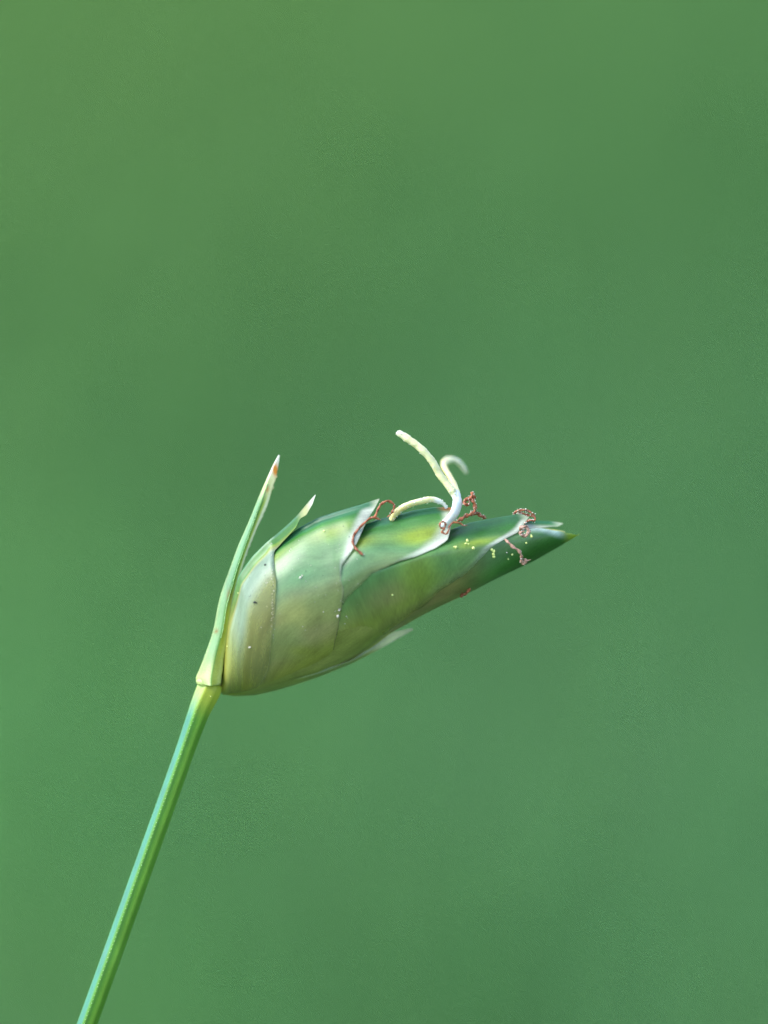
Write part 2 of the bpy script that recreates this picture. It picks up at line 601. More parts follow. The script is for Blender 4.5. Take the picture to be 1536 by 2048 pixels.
def paint_upper(tip, green_from, green_w, dark=0.0, rust=False, wide=40.0, belly=1.0, fade=9.0, teal=0.9, pale=0.35, nerv=1.15, bsh=0.0):
    """green keel band widening towards the tip, yellow-green streak, pale hyaline margin, olive lower flank"""
    def f(s, w, edge, u, px, py):
        g = float(sstep(green_from[0], green_from[1], s))
        gw = green_w * (0.6 + 0.4 * g)
        wn = wob(s, w, tip * 0.01)
        _, hh = SH(px, py)
        hrel = hh - float(HC(s))
        upper = mixc(FLANK, PALE, pale * (0.4 + 0.6 * wn))
        lower = mixc(OLIVE, TAN, 0.70 * float(sstep(0.40, 0.85, wob(s, hh * 1.4, 3.1))))
        lower = mixc(lower, FLANK, 0.18 * float(sstep(0.45, 0.9, wob(s * 1.5, hh * 1.2, 0.4))))
        lower = mixc(lower, YEL, 0.75 * math.exp(-((px - 605) / 26) ** 2 - ((py - 1300) / 9) ** 2))
        lower = mixc(lower, PALE, 0.22)
        lower = mixc(lower, np.array([0.36, 0.35, 0.025]), 0.65 * float(sstep(-55, -105, hrel)))
        c = mixc(upper, lower, belly * float(sstep(62, -18, hrel + bsh + 12 * math.sin(s * 0.03))))
        # yellow-green streaks beside the keel
        streak = 0.65 + 0.35 * math.sin(s * 0.045 + tip)
        nerve = nerv * math.exp(-((w - gw * 1.30) / (gw * 0.45)) ** 2) * streak
        c = mixc(c, YGRN, min(1, nerve * (0.35 + 0.65 * g)))
        k = float(sstep(gw * 1.25, gw * 0.65, w)) * (0.38 + 0.62 * g)
        grn = mixc(GREEN, DARK, dark * float(sstep(gw, gw * 0.2, w)))
        c = mixc(c, grn, k)
        c = mixc(c, TEAL, float(sstep(gw * 0.85, 4, w)) * teal * (0.4 + 0.6 * g))  # sky reflection along the keel, put into the colour as teal
        # hyaline margin, broad beside the tip and a thin film further down
        near = float(sstep(tip - 150, tip - 70, s))
        hw = 7.0 + (wide - 7.0) * near
        hz = float(sstep(hw * 1.3, hw * 0.5, edge)) * float(sstep(8, 22, w + (1 - g) * 20))
        c = mixc(c, WHITE, hz * (0.08 + 0.82 * near))
        # pale tip
        t = float(sstep(tip - 26, tip - 4, s))
        c = mixc(c, WHITE * np.array([0.9, 0.92, 0.75]), t * 0.7)
        if rust:
            t = float(sstep(tip - 34, tip - 10, s)) * float(sstep(16, 4, w))
            c = mixc(c, np.array([0.50, 0.17, 0.03]), t)
        yb = float(sstep(70, -5, s))
        c = mixc(c, YEL, yb * 0.8)
        fw = fade - (fade - 8) * near
        hy = (0.6 - 0.2 * near) * float(sstep(fw, 1, edge)) * float(sstep(10, 30, w)) + 0.10 * hz * near
        return c, hy
    return f


# --- core of the spikelet (rachis and nutlets under the glumes)
def build_core():
    V, F = [], []
    nu, nv = 60, 40
    for i in range(nu + 1):
        s = -18 + (735 + 18) * (i / nu) ** 1.2
        hc = float(HC(s)); b = max(float(BD(s)) - 7, 1.5)
        t = float(HT_IN(s)) - 5; bo = float(HB(s)) + 5
        if t - hc < 1: t = hc + 1
        if hc - bo < 1: bo = hc - 1
        for j in range(nv):
            a = 2 * math.pi * j / nv
            h = hc + ((t - hc) if math.cos(a) > 0 else (hc - bo)) * math.cos(a)
            d = b * math.sin(a) + SHEAR * (h - 60)
            xy = O2 + DIR * s + UP2 * h
            V.append((xy[0], xy[1], d))
    for i in range(nu):
        for j in range(nv):
            k = (j + 1) % nv
            F.append((i * nv + j, i * nv + k, (i + 1) * nv + k, (i + 1) * nv + j))
    F.append(tuple(reversed(range(nv))))
    F.append(tuple(nu * nv + j for j in range(nv)))
    me = mesh_from('rachis', to_world(np.array(V)), F)
    return new_obj('rachis', me, M_CORE, plant)


build_core()

# --- inner to outer
KEEL_C = smooth_table(tab([(700, 1150), (800, 1102), (860, 1078), (900, 1062), (940, 1047), (1000, 1036), (1040, 1030), (1059, 1032)]), 8)
KEEL_B = smooth_table([(60, 70), (193, 126), (285, 149)] + tab([(700, 1065), (730, 1050), (760, 1040), (830, 1022), (870, 1016), (906, 1017)]), 8)
KEEL_A = smooth_table([(-18, -42), (0, -8), (40, 68), (90, 145), (140, 174)] + tab([(560, 1085), (600, 1057), (640, 1036), (700, 1017), (740, 1003), (759, 997)]), 8)
# lower-rank tip glume
def paint_tip(s, w, edge, u, px, py):
    g = float(sstep(470, 620, s))
    c = mixc(mixc(OLIVE, TAN, wob(s, w, 2.0)) * 0.75, FLANK, 0.8 * float(sstep(480, 590, s)))
    c = mixc(c, GREEN, g * float(sstep(80, 30, w)) * 0.9)
    c = mixc(c, DARK, 0.75 * float(sstep(560, 650, s)) * float(sstep(60, 15, w)))
    hz = float(sstep(24, 4, edge)) * float(sstep(640, 690, s)) * float(sstep(742, 715, s))
    c = mixc(c, np.array([0.55, 0.68, 0.62]), hz * 0.8)
    c = mixc(c, YGRN, float(sstep(722, 745, s)) * 0.8)
    return c, 0.15 * hz


make_glume('glume', [(150, -70), (300, -60), (400, -44), (428, -40), (472, -36), (528, -31), (583, -24), (654, -18), (705, -10), (762, 1)],
           [(150, 165), (640, 165), (690, 150), (728, 125), (748, 90), (762, 30)], -3, paint_tip, lower=True, seed=11,
           label='dark green pointed glume at the very tip of the spikelet')

# small far glume tip next to it
make_glume('glume', tab([(900, 1066), (980, 1052), (1060, 1041), (1100, 1042), (1126, 1046)]),
           [(400, 150), (640, 110), (690, 60), (715, 40), (738, 12)], -5,
           paint_upper(738, (540, 640), 20), seed=12, fold=(650, 690), fold_dir=(0.7, 0.5),
           tip_w=([640, 690, 725, 738], [40, 22, 14, 2]), d_shift=-10)

make_glume('glume', [(60, 45), (200, 78)] + tab([(700, 1150), (800, 1102), (860, 1078), (900, 1062), (940, 1047), (1000, 1036), (1040, 1030), (1059, 1032)]),
           [(60, 170), (330, 168), (420, 152), (460, 138), (517, 127), (568, 102), (609, 76), (646, 50), (665, 28), (680, 4)], 0,
           paint_upper(680, (300, 500), 46, dark=0.8, wide=16, fade=8, teal=0.45, pale=0.15, nerv=0.9, bsh=62.0), seed=13, crest=7, cw=8.0, inner=HT_IN, blend=(440, 600), label='dark green glume with a hyaline edge below the spikelet tip')

# inner lower-rank glume
make_glume('glume', [(-10, -60), (40, -74), (90, -80), (176, -84), (241, -80), (300, -66), (360, -47), (405, -38), (442, -33)],
           [(-10, 150), (200, 92), (300, 55), (400, 28), (442, 3)], -2,
           lambda s, w, e, u, px, py: (mixc(mixc(OLIVE, np.array([0.30, 0.33, 0.06]), wob(s, w, 1.0)), YEL, 0.6 * float(sstep(60, 0, s)) + 0.25 * float(sstep(20, 4, w))), 0.3 * float(sstep(14, 0, e))),
           lower=True, seed=14)

make_glume('glume', [(60, 70), (193, 126), (285, 149)] + tab([(700, 1065), (730, 1050), (760, 1040), (830, 1022), (870, 1016), (906, 1017)]),
           [(60, 160), (180, 128), (260, 106), (320, 95), (385, 86), (441, 78), (479, 67), (508, 52), (528, 28), (540, 3)], 1.8,
           paint_upper(540, (180, 340), 44, rust=True, pale=0.25, bsh=22.0), seed=15, crest=9, cw=9.0, rest=0.5, inner=KEEL_C, blend=(320, 470), label='glossy green glume with a rust-brown tip')

make_glume('glume', [(-18, -42), (0, -8), (40, 68), (90, 145), (140, 174)] + tab([(560, 1085), (600, 1057), (640, 1036), (700, 1017), (740, 1003), (759, 997)]),
           [(-18, 175), (186, 174), (205, 156), (225, 136), (255, 113), (280, 95), (290, 68), (318, 54), (355, 40), (389, 24), (409, 3)], 3.6,
           paint_upper(409, (60, 200), 46, pale=0.5, nerv=0.75, fade=10), seed=16, crest=10, cw=9.0, rest=2.2, tip_w=([330, 355, 389, 400, 410], [75, 52, 25, 13, 1]), inner=KEEL_B, blend=(190, 320), fold=(330, 392), fold_dir=(0.80, 0.50),
           label='broad green glume with a white papery margin')

# outer lower-rank glume, its pale edge under the spikelet
def paint_low(s, w, edge, u, px, py):
    c = mixc(OLIVE, np.array([0.34, 0.40, 0.10]), 0.5)
    ed = 0.5 + 0.5 * math.sin(s * 0.045 + 0.5)
    c = mixc(c, WHITE, float(sstep(22, 4, edge)) * (0.35 + 0.6 * ed))
    c = mixc(c, YEL, float(sstep(60, 0, s)) * 0.7)
    c = mixc(c, np.array([0.84, 0.82, 0.56]), float(sstep(270, 330, s)))
    return c, 0.35 * float(sstep(14, 0, edge))


make_glume('glume', [(-22, -54), (0, -66), (40, -79), (81, -85), (130, -88), (176, -89), (241, -87), (309, -78), (345, -72), (382, -66)],
           [(-22, 130), (30, 75), (80, 42), (140, 28), (200, 20), (260, 15), (320, 12), (380, 3)], 5, paint_low, lower=True,
           seed=17, crest=1.0, d_shift=-14, fold=(240, 320), fold_dir=(0.75, 0.5),
           tip_w=([240, 300, 345, 382], [18, 20, 19, 4]), label='pale-edged glume along the underside of the spikelet')

# sterile scale: papery sheath round the base with a narrow free tip
def paint_scale(s, w, edge, u, px, py):
    c = mixc(mixc(OLIVE, TAN, 0.45 * wob(s, w, 5.0)), PALE, 0.22)
    c = mixc(c, np.array([0.38, 0.52, 0.40]), 0.85 * float(sstep(20, 50, w)) * float(sstep(150, 95, w)))  # sky gloss on the upper sheath, painted in as pale cyan
    c = mixc(c, WHITE, 0.12 * float(sstep(7, 1, edge)) * float(sstep(185, 150, s)))
    g = float(sstep(27, 17, w))
    c = mixc(c, GREEN, g * 0.95 * float(sstep(20, 90, s)))
    c = mixc(c, YGRN, float(sstep(14, 20, w)) * float(sstep(26, 20, w)) * float(sstep(110, 190, s)) * 0.6)
    c = mixc(c, np.array([0.11, 0.31, 0.14]), float(sstep(8, 2, w)) * 0.8)
    t = float(sstep(238, 262, s))
    c = mixc(c, np.array([0.62, 0.62, 0.28]), t)
    c = mixc(c, WHITE, float(sstep(262, 284, s)))
    c = mixc(c, YEL, float(sstep(70, 10, s)) * 0.75)
    hy = 0.55 * float(sstep(30, 70, w)) * float(sstep(185, 150, s)) + 0.15 * t
    return c, hy


make_glume('sterile_scale', [(-22, -44), (0, -2), (40, 76), (91, 154)] + tab([(505, 1115), (540, 1080), (575, 1050), (600, 1025), (614, 1008), (631, 989)]),
           [(-22, 172), (50, 155), (84, 132), (113, 100), (141, 78), (160, 58), (168, 44), (178, 20), (200, 12), (250, 9), (292, 3)], 5.4,
           paint_scale, seed=18, crest=17, cw=13.0, rest=4.0, inner=KEEL_A, blend=(60, 130), fold=(158, 192), fold_dir=(0.9, 0.45),
           tip_w=([100, 165, 200, 235, 248, 262, 280, 292], [32, 30, 23, 19, 11, 17, 11, 2]), d_shift=2, nu=110,
           label='papery scale sheathing the spikelet base with a narrow cream tip')

# ------------------------------------------------------------------ bract at the left
def build_bract():
    # midline (dotted nerve), left and right edges, from the collar to the tip
    rows = [  # y-ordered: left edge, keel, right edge
        ((400, 1369), (424, 1372), (436, 1371)),
        ((394, 1365), (424, 1368), (441, 1367)),
        ((392, 1355), (424, 1357), (443, 1357)),
        ((399, 1338), (427, 1338), (446, 1338)),
        ((410, 1310), (433, 1308), (450, 1306)),
        ((426, 1263), (445, 1262), (458, 1262)),
        ((436, 1212), (453, 1214), (466, 1214)),
        ((446, 1176), (462, 1180), (473, 1180)),
        ((460, 1138), (474, 1138), (484, 1140)),
        ((476, 1093), (489, 1094), (498, 1098)),
        ((497, 1045), (508, 1042), (518, 1050)),
        ((516, 998), (524, 998), (537, 1007)),
        ((527, 972), (533, 972), (544, 980)),
        ((536, 952), (541, 952), (552, 956)),
        ((546, 930), (549, 931), (557, 930)),
        ((557, 910), (558, 910), (560, 911)),
    ]
    n = 120
    Lc = catmull([(*r[0], 0) for r in rows], n)
    Kc = catmull([(*r[1], 0) for r in rows], n)
    Rc = catmull([(*r[2], 0) for r in rows], n)
    # tiny irregular serration of the pale right edge
    r = np.random.default_rng(4)
    V, C, H, G = [], [], [], []
    m = 10
    for i in range(n + 1):
        t = i / n
        thick = (22 * (1 - sstep(0.0, 0.35, t)) + 15 * (1 - t) ** 0.7 + 1.5) * (0.55 + 0.45 * sstep(0, 0.035, t))
        ser = r.normal() * 0.5 + (2.2 if i in (97, 98, 105) else 0)
        for j in range(-m, m + 1):
            v = j / m
            if v < 0:
                q = Kc[i] * (1 + v) - Lc[i] * v
                d = thick * (1 - (-v) ** 1.6) * 0.9
                # rounded facet
                w = -v * np.linalg.norm(Lc[i] - Kc[i])
            else:
                q = Kc[i] * (1 - v) + Rc[i] * v
                d = thick * (0.9 - 0.40 * v)
                w = v * np.linalg.norm(Rc[i] - Kc[i])
                if v == 1:
                    q = q + np.array([ser, ser * 0.3, 0])
            V.append((q[0], q[1], d + 6))
            y = q[1]
            if v < 0:
                c = mixc(np.array([0.20, 0.40, 0.19]), GREEN, sstep(0.30, 0.0, -v) * 0.9)
                c = mixc(c, np.array([0.46, 0.58, 0.26]), sstep(0.7, 1.0, -v) * 0.7)
            else:
                c = mixc(GREEN, YGRN, sstep(0.1, 0.5, v))
                c = mixc(c, np.array([0.66, 0.70, 0.45]), sstep(0.40, 0.75, v) * 0.9)
            c = mixc(c, mixc(YGRN, YEL, 0.5), sstep(1150, 1230, y) * (0.85 if v > 0 else 0.15))
            c = mixc(c, np.array([0.44, 0.54, 0.17]), sstep(1290, 1350, y) * (0.8 if v < 0 else 0.2))
            c = mixc(c, np.array([0.70, 0.68, 0.34]), sstep(1010, 975, y) * 0.85)
            c = mixc(c, np.array([0.80, 0.80, 0.68]), sstep(965, 930, y) * (1 if v < 0.3 else 0.8))
            # rust stains with shapes of their own
            st = math.exp(-((q[0] - 551) / 5) ** 2 - ((q[1] - 940) / 11) ** 2)
            st2 = 0.8 * math.exp(-((q[0] - 534) / 4) ** 2 - ((q[1] - 978) / 6) ** 2)
            st3 = 0.9 * math.exp(-((q[0] - 433) / 4) ** 2 - ((q[1] - 1262) / 5) ** 2)
            st4 = 0.7 * math.exp(-((q[0] - 459) / 5) ** 2 - ((q[1] - 1190) / 12) ** 2)
            c = mixc(c, np.array([0.66, 0.23, 0.01]), min(1, st * 1.6 + st2))
            c = mixc(c, np.array([0.25, 0.12, 0.02]), min(1, st3 + st4))
            C.append(c)
            H.append(0.45 * float(sstep(0.8, 1.0, v)) * float(sstep(1200, 1150, y)))
            G.append((t * 480, v * 20))
    k = 2 * m + 1
    nf = len(V)
    # back face so that it is a solid blade
    for i in range(n + 1):
        for j in range(-m, m + 1):
            p = V[i * k + j + m]
            e = 1 - abs(j / m) ** 2
            V.append((p[0], p[1], p[2] * 0.2 - 6 - 5 * e))
            C.append(C[i * k + j + m]); H.append(H[i * k + j + m]); G.append(G[i * k + j + m])
    F = []
    for i in range(n):
        for j in range(k - 1):
            a = i * k + j
            F.append((a, a + 1, a + k + 1, a + k))
            F.append((nf + a, nf + a + k, nf + a + k + 1, nf + a + 1))
        a = i * k
        F.append((a, a + k, nf + a + k, nf + a))
        a = i * k + k - 1
        F.append((a + k, a, nf + a, nf + a + k))
    for i in (0, n):
        for j in range(k - 1):
            a = i * k + j
            q = (a + 1, a, nf + a, nf + a + 1)
            F.append(q if i == 0 else tuple(reversed(q)))
    me = mesh_from('bract', to_world(np.array(V)), F, np.clip(np.array(C), 0, 1), np.array(H), np.array(G))
    o = new_obj('bract', me, M_BRACT, plant)
    o['label'] = 'narrow upright bract with an orange-stained cream tip'
    # papillae along the nerve
    pts, sz = [], []
    for i in range(38, 98):
        for off in (0, 0.5):
            f = i + off
            a = int(f); q = Kc[a] * (1 - (f - a)) + Kc[min(a + 1, n)] * (f - a)
            t = f / n
            thick = 22 * (1 - float(sstep(0.0, 0.35, t))) + 15 * (1 - t) ** 0.7 + 1.5
            pts.append((q[0] + r.normal() * .3 + 0.6, q[1], thick * 0.9 + 6.2))
            sz.append(1.15 + 0.25 * r.random())
    for i in range(30, 95):
        q = Lc[i]
        pts.append((q[0] + 0.3, q[1], 8)); sz.append(0.9)
    V2, F2 = grains(pts, sz, 5, 0.15)
    p = new_obj('papillae', mesh_from('papillae', to_world(V2), F2), M_PAPILLA, o)
    p['kind'] = 'stuff'
    return o


build_bract()

# ------------------------------------------------------------------ stem
def stem_pts():
    pts = [(423, 1366), (417, 1382), (407, 1404), (397, 1428), (379, 1478), (338, 1594), (300, 1700), (237, 1876), (175, 2048)]
    # below the frame it bends down to the soil
    b = Vector(BASE) - CENTRE
    bx, bu, bf = b.dot(RGT), b.dot(UPV), b.dot(FWD)
    end = np.array([768 + bx * 1000, 1024 - bu * 1000, -bf * 1000])
    p0 = np.array([175.0, 2048.0, 0.0])
    d0 = np.array([-62, 172, 0.0]) * 20
    out = [(*p, 0.0) for p in pts]
    for t in np.linspace(0.12, 1, 9):
        q = (1 - t) ** 2 * p0 + 2 * t * (1 - t) * (p0 + d0) + t * t * (end + np.array([0, 250, 0]))
        out.append(tuple(q))
    return out


def build_stem():
    pts = stem_pts()
    # arc-length resample
    c = catmull(pts, 900)
    L = np.concatenate([[0], np.cumsum(np.linalg.norm(np.diff(c, axis=0), axis=1))])
    # dense in view, sparse below
    ss = np.concatenate([np.arange(0, 820, 5.0), np.linspace(820, L[-1], 120)])
    cc = np.stack([np.interp(ss, L, c[:, k]) for k in range(3)], 1)
    tan = np.gradient(cc, axis=0)
    tan /= np.linalg.norm(tan, axis=1)[:, None]
    seg = 48
    V, C, G = [], [], []
    # section: angles measured from the viewer's direction, positive to the right of the stem
    prof = []
    for j in range(seg):
        a = 2 * math.pi * j / seg - math.pi
        prof.append(a)
    def radius(a):
        # angular culm: ribs where the facets meet, shallow grooves between them
        r = 1.0
        for rib, amp, wid in ((-0.30, 0.12, 0.22), (0.55, 0.05, 0.2), (1.25, 0.07, 0.25), (2.2, 0.08, 0.3), (-1.45, 0.07, 0.3), (-2.4, 0.08, 0.3)):
            dd = (a - rib + math.pi) % (2 * math.pi) - math.pi
            r += amp * math.exp(-(dd / wid) ** 2)
        dd = a + 0.85
        r -= 0.10 * math.exp(-(dd / 0.32) ** 2)          # flat left facet
        return r * 0.96
    R0 = 20.0
    ridge = []
    for i, s in enumerate(ss):
        t = tan[i]
        view = np.array([0, 0, 1.0]); view = view - t * np.dot(view, t); view /= np.linalg.norm(view)
        side = np.cross(view, t)                          # lies in the picture plane
        if side[0] < 0: side = -side
        R = R0 * float(np.interp(s, [0, 14, 30, 70, 140, 800, 4000, L[-1]], [22.5 / R0, 25.0 / R0, 24.0 / R0, 1.06, 0.97, 1.0, 1.15, 1.4]))
        for a in prof:
            rr = R * radius(a)
            q = cc[i] + side * math.sin(a) * rr + view * math.cos(a) * rr * 0.92
            V.append(q)
            # pigment: sky reflection painted bluish on the left facet, green nerve, yellow-green right flank
            lf = math.exp(-((a + 1.0) / 0.45) ** 4)
            c_ = mixc(np.array([0.080, 0.230, 0.014]), np.array([0.060, 0.230, 0.150]), lf)
            c_ = mixc(c_, np.array([0.05, 0.17, 0.02]), 0.8 * math.exp(-((a + 0.12) / 0.12) ** 2))
            c_ = mixc(c_, np.array([0.13, 0.28, 0.02]), 0.7 * math.exp(-((a - 0.42) / 0.22) ** 2))
            c_ = mixc(c_, np.array([0.10, 0.20, 0.02]), 0.6 * math.exp(-((a - 0.80) / 0.10) ** 2))
            c_ = mixc(c_, np.array([0.26, 0.38, 0.14]), 0.7 * float(sstep(1.0, 1.5, a)))
            top = float(sstep(85, 10, s))
            c_ = mixc(c_, np.array([0.40, 0.44, 0.04]) if a > -0.35 else np.array([0.36, 0.47, 0.12]), top * 0.9)
            C.append(c_)
            G.append((s, a * 20))
        a = -0.30
        rr = R * radius(a)
        ridge.append(cc[i] + side * math.sin(a) * rr + view * math.cos(a) * rr * 0.92)
    n = len(ss) - 1
    F = []
    for i in range(n):
        for j in range(seg):
            k = (j + 1) % seg
            F.append((i * seg + j, i * seg + k, (i + 1) * seg + k, (i + 1) * seg + j))
    F.append(tuple(reversed(range(seg))))
    F.append(tuple(n * seg + j for j in range(seg)))
    me = mesh_from('stem', to_world(np.array(V)), F, np.clip(np.array(C), 0, 1), np.zeros(len(V)), np.array(G))
    o = new_obj('stem', me, M_STEM, plant)
    o['label'] = 'slender ribbed green stem with a painted bluish sky reflection'
    ridge = np.array(ridge)
    r = np.random.default_rng(3)
    pts, sz = [], []
    s = 60.0
    while s < 900:
        q = [np.interp(s, ss, ridge[:, k]) for k in range(3)]
        pts.append((q[0] + r.normal() * .4 + .5, q[1], q[2] + .2))
        sz.append(0.85 + .3 * r.random())
        s += 8.5 + r.normal() * .8
    V2, F2 = grains(pts, sz, 6, 0.15)
    p = new_obj('papillae', mesh_from('papillae', to_world(V2), F2), M_PAPILLA, o)
    p['kind'] = 'stuff'
    # pale collar where bract and stem meet
    cv, cf = [], []
    ring = [(-6, 0.92), (-3, 1.06), (1, 1.13), (5, 1.08), (9, 0.95)]
    t = tan[1]; view = np.array([0, 0, 1.0]); side = np.array([0.975, 0.22, 0.0])
    ax = np.array([-0.22, 0.975, 0.0])
    for (z, k) in ring:
        for j in range(32):
            a = 2 * math.pi * j / 32
            cv.append(np.array([416.5, 1364.5, 2.0]) + ax * z + side * math.cos(a) * 22.0 * k + view * math.sin(a) * 21.0 * k)
    for i in range(len(ring) - 1):
        for j in range(32):
            k = (j + 1) % 32
            cf.append((i * 32 + j, i * 32 + k, (i + 1) * 32 + k, (i + 1) * 32 + j))
    cf.append(tuple(reversed(range(32)))); cf.append(tuple((len(ring) - 1) * 32 + j for j in range(32)))
    cv = np.array(cv)
    col = np.array([mixc(np.array([0.46, 0.56, 0.20]), np.array([0.42, 0.46, 0.06]), sstep(405, 425, v[0])) for v in cv])
    cm = mesh_from('collar', to_world(cv), cf, col, np.zeros(len(cv)), cv[:, :2])
    co = new_obj('collar', cm, M_STEM, plant)
    return o


build_stem()

# ------------------------------------------------------------------ style and stigmas
def stigma_part(name, pts, rad, seed, parent, colf, n=70, flat=0.75, jitter=0.05, fringe=40, label=None):
    V, F, T, A, c, tan = tube(pts, rad, n, seg=14, flat=flat, jitter=jitter, twist=1.2, seed=seed)
    r = np.random.default_rng(seed + 50)
    # soften per-ring lumps
    lump = np.repeat(np.convolve(r.normal(size=n + 1), np.ones(4) / 4, 'same'), 14)
    cen = np.repeat(c, 14, axis=0)
    V = cen + (V - cen) * (1 + 0.10 * lump[:, None])
    col = np.array([colf(t, a, v) for t, a, v in zip(T, A, V)])
    o = new_obj(name, mesh_from(name, to_world(V), F, np.clip(col, 0, 1)), M_STIGMA, parent)
    if label:
        o['label'] = label
    if fringe:
        P_, S_ = [], []
        for _ in range(fringe):
            i = r.integers(4, n)
            j = r.integers(0, 14)
            P_.append(V[i * 14 + j]); S_.append(r.uniform(0.8, 1.9))
        g, gf = grains(P_, S_, seed, 0.3)
        mcol = np.tile(np.array([0.78, 0.82, 0.62]), (len(g), 1))
        q = new_obj('fringe', mesh_from('fringe', to_world(g), gf, mcol), M_STIGMA, o if o.parent is plant else plant)
        q['kind'] = 'stuff'
    return o


CREAM = np.array([0.72, 0.69, 0.36])
SNOW = np.array([0.72, 0.74, 0.72])
BUTTER = np.array([0.72, 0.58, 0.22])

style = stigma_part('style', [(858, 1072, 10), (884, 1054, 38), (905, 1032, 52), (914, 1008, 52), (912, 992, 46), (907, 984, 42)],
                    lambda t: 12.5 - 3.5 * t + 2 * math.exp(-((t - .15) / .2) ** 2), 21, plant, lambda t, a, v: SNOW * 1.0, n=40, flat=0.7, fringe=0, jitter=0.01,
                    label='white style standing up between the glumes')
stigma_part('stigma', [(911, 996, 46), (904, 982, 44), (892, 966, 42), (878, 948, 42), (866, 926, 44), (850, 906, 46), (832, 890, 46), (815, 878, 46), (798, 867, 46), (794, 864, 46)],
            lambda t: float(np.interp(t, [0, .1, .3, .8, .95, 1], [9, 10, 9, 8.2, 6.2, 1.0])), 22, style,
            lambda t, a, v: mixc(CREAM, SNOW, float(sstep(0.75, 1, t)) * .5 + .35 * float(sstep(.12, 0, t))), jitter=0.04, fringe=46,
            label='straight cream stigma pointing up and left')
stigma_part('stigma', [(915, 1000, 44), (914, 986, 36), (908, 970, 14), (899, 952, -20), (891, 938, -60), (889, 927, -90), (896, 920, -115), (908, 918, -130), (921, 925, -140), (929, 935, -146), (935, 945, -150)],
            lambda t: float(np.interp(t, [0, .1, .5, .9, 1], [8, 8.5, 7.2, 6.4, 3.5])), 23, style,
            lambda t, a, v: mixc(mixc(CREAM, BUTTER, 0.75 * math.exp(-((t - .33) / .18) ** 2)), np.array([0.80, 0.78, 0.60]), float(sstep(.5, .8, t)) * .8), jitter=0.015, fringe=0,
            label='hooked white stigma curling over at its end')
stigma_part('stigma', [(783, 1040, 30), (790, 1028, 34), (803, 1017, 36), (822, 1008, 36), (845, 1002, 36), (862, 999, 34), (876, 1002, 32), (887, 1008, 28), (893, 1016, 22)],
            lambda t: float(np.interp(t, [0, .2, .6, .72, .85, 1], [8, 8.5, 7, 6.5, 3.6, 3.0])), 24, plant,
            lambda t, a, v: mixc(mixc(CREAM, BUTTER, float(sstep(1004, 1016, v[1])) * .7 * (1 - float(sstep(.55, .7, t)))), SNOW, float(sstep(.6, .75, t))), jitter=0.05, fringe=46,
            label='cream stigma lying low over the glume keel')

# ------------------------------------------------------------------ withered brown stamens
def stamen(paths, seed, r0=3.4, mat=None, granules=0, label=None, gsize=(0.5, 1.3)):
    root = None
    for k, pts in enumerate(paths):
        n = max(24, len(pts) * 10)
        r = np.random.default_rng(seed + k)
        ph = r.uniform(0, 6.28)
        V, F, T, A, c, tan = tube(pts, lambda t: r0 * (0.9 + 0.09 * math.sin(t * len(pts) * 5 + ph)) * float(np.interp(t, [0, .06, .85, 1], [.5, 1, .95, .3])),
                                  n, seg=8, flat=0.6, jitter=0.06, twist=len(pts) * 2.2, seed=seed + k)
        if root is None:
            root = new_obj('withered_stamen', mesh_from('withered_stamen', to_world(V), F), mat or M_STAMEN, plant)
            if label:
                root['label'] = label
            allV = [V]
        else:
            new_obj('thread', mesh_from('thread', to_world(V), F), mat or M_STAMEN, root)
            allV.append(V)
    if granules:
        r = np.random.default_rng(seed + 99)
        VV = np.concatenate(allV)
        idx = r.integers(0, len(VV), granules)
        g, gf = grains(VV[idx] + r.normal(size=(granules, 3)) * 1.2, r.uniform(*gsize, granules), seed)
        q = new_obj('granules', mesh_from('granules', to_world(g), gf), M_CRYSTAL, root)
        q['kind'] = 'stuff'
    return root


stamen([[(727, 1110, 104), (718, 1102, 102), (711, 1095, 98), (706, 1083, 92), (709, 1069, 84), (719, 1056, 74), (731, 1044, 66), (744, 1035, 60), (755, 1037, 58), (762, 1040, 54)],
        [(748, 1038, 60), (752, 1029, 58), (757, 1017, 56), (763, 1008, 54), (775, 1002, 50), (787, 1008, 46), (788, 1016, 46), (784, 1025, 46), (775, 1034, 48)]],
       31, 3.3, granules=26, label='rusty thread with a tall loop hanging over two glumes', gsize=(0.6, 1.1))
stamen([[(889, 1054, 84), (882, 1056, 86), (879, 1050, 88), (882, 1044, 88), (888, 1044, 86), (890, 1050, 86), (887, 1058, 86), (883, 1063, 88), (891, 1068, 88), (896, 1061, 86), (898, 1052, 82), (906, 1045, 78), (918, 1046, 74), (927, 1051, 72), (934, 1050, 68)]],
       32, 2.7, granules=8, label='pale brown thread coiled at the foot of the style')
stamen([[(914, 1042, 66), (923, 1037, 62), (932, 1031, 58), (941, 1029, 54), (949, 1020, 50), (948, 1008, 50), (943, 1000, 50), (935, 998, 50), (928, 1003, 52), (930, 1009, 54), (937, 1008, 54), (938, 1001, 54)],
        [(937, 1001, 50), (941, 994, 48), (946, 992, 46), (948, 996, 46), (944, 988, 46), (946, 984, 46)],
        [(941, 1028, 52), (953, 1026, 46), (962, 1032, 40), (972, 1036, 34)]],
       33, 5.0, granules=90, label='crumpled rusty thread with white granules beside the style')
stamen([[(1026, 1029, 42), (1033, 1022, 42), (1042, 1020, 42), (1053, 1021, 42), (1062, 1026, 42), (1069, 1036, 42), (1066, 1041, 44), (1056, 1041, 46), (1047, 1048, 48)],
        [(1036, 1024, 38), (1045, 1027, 36), (1058, 1031, 36), (1068, 1032, 38)]],
       34, 3.2, granules=90, label='brown thread crusted with white granules at a glume tip')
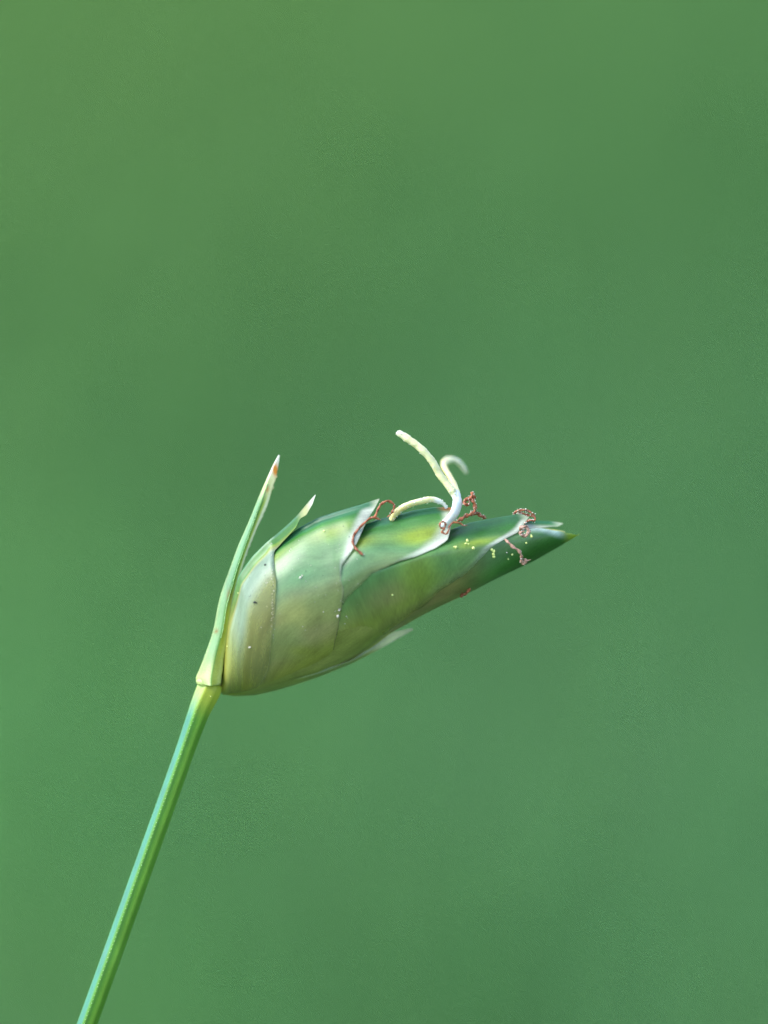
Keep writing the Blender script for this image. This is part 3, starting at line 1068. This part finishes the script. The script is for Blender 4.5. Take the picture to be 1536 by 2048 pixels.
stamen([[(1008, 1078, 60), (1015, 1084, 64), (1024, 1093, 68), (1036, 1101, 70), (1041, 1110, 68), (1042, 1118, 64), (1042, 1124, 60), (1048, 1122, 60), (1060, 1119, 56)],
        [(1042, 1124, 60), (1047, 1127, 60), (1051, 1121, 62), (1046, 1117, 62)]],
       35, 3.8, mat=M_STAMEN_PALE, granules=14, label='dull brown thread bent down across the tip glume')
stamen([[(940, 1176, 6), (935, 1184, 4), (929, 1189, 2), (922, 1192, 2), (926, 1186, 0)]], 36, 4.0, label='short brown thread under the spikelet')
stamen([[(1038, 1060, 56), (1044, 1054, 60), (1052, 1055, 60), (1056, 1062, 60), (1052, 1070, 62), (1044, 1071, 62), (1040, 1065, 62), (1047, 1062, 64)]],
       37, 5.2, mat=M_STAMEN_PALE, granules=40, label='pale crumpled anther remains between the end glumes')

# ------------------------------------------------------------------ specks on the glumes, laid on the surface of the finished glumes
bpy.context.view_layer.update()
_dg = bpy.context.evaluated_depsgraph_get()
_glumes = [o for o in plant.children if o.name.split('.')[0] in ('glume', 'sterile_scale', 'bract', 'stem')]


def on_surface(px, py):
    """front surface depth of the spikelet at px,py"""
    best = -1e9
    o3 = P(px, py, 800)
    dirv = FWD
    for g in _glumes:
        mi = g.matrix_world.inverted()
        ok, loc, nor, idx = g.ray_cast(mi @ o3, (mi.to_3x3() @ dirv).normalized())
        if ok:
            w = g.matrix_world @ loc
            d = -(w - CENTRE).dot(FWD) * 1000
            best = max(best, d)
    return best if best > -1e8 else None


def specks(name, spots, mat, seed, label):
    pts, sz = [], []
    for px, py, s in spots:
        d = on_surface(px, py)
        if d is None:
            continue
        pts.append((px, py, d + s * 0.3)); sz.append(s)
    if not pts:
        return
    g, gf = grains(pts, sz, seed, 0.35)
    q = new_obj(name, mesh_from(name, to_world(g), gf), mat, plant)
    q['kind'] = 'stuff'
    q['label'] = label


r = np.random.default_rng(77)
pol = [(934, 1081, 3.6), (931, 1087, 3.0), (936, 1088, 2.4), (911, 1094, 3.6), (908, 1093, 2.6), (946, 1096, 3.6), (983, 1099, 3.6), (987, 1103, 3.8), (986, 1108, 3.4), (987, 1113, 3.2),
       (1016, 1118, 2.4), (1024, 1109, 2.0), (1052, 1086, 2.2), (1063, 1073, 2.8), (649, 1062, 2.2), (785, 1189, 2.2), (1062, 1071, 2.2), (1007, 1033, 2.5), (455, 1292, 1.8), (422, 1392, 1.6), (477, 1186, 2.0)]
specks('pollen', pol, M_POLLEN, 8, 'pale yellow pollen grains scattered on the upper glumes')
cry = [(676, 1231, 3.2), (679, 1219, 2.2), (501, 1293, 2.4), (602, 1154, 2.6), (606, 1150, 1.8), (1013, 1105, 1.6)]
for _ in range(60):
    cry.append((r.uniform(520, 720), r.uniform(1080, 1260), r.uniform(0.5, 1.0)))
for t in np.linspace(0, 1, 30):
    cry.append((547 + r.normal() * 2, 1110 + 170 * t, r.uniform(0.5, 1.1)))
specks('granules', cry, M_CRYSTAL, 9, 'tiny clear granules on the broad glume')
dst = [(511, 1203, 2.6), (515, 1204, 1.8), (532, 1129, 2.0), (687, 1052, 1.0), (699, 1073, 1.0), (613, 1141, 1.2), (531, 1150, 1.2)]
for _ in range(26):
    dst.append((r.uniform(490, 660), r.uniform(1110, 1200), r.uniform(0.4, 0.9)))
specks('dust', dst, M_DUST, 10, 'dark dust specks on the spikelet base')
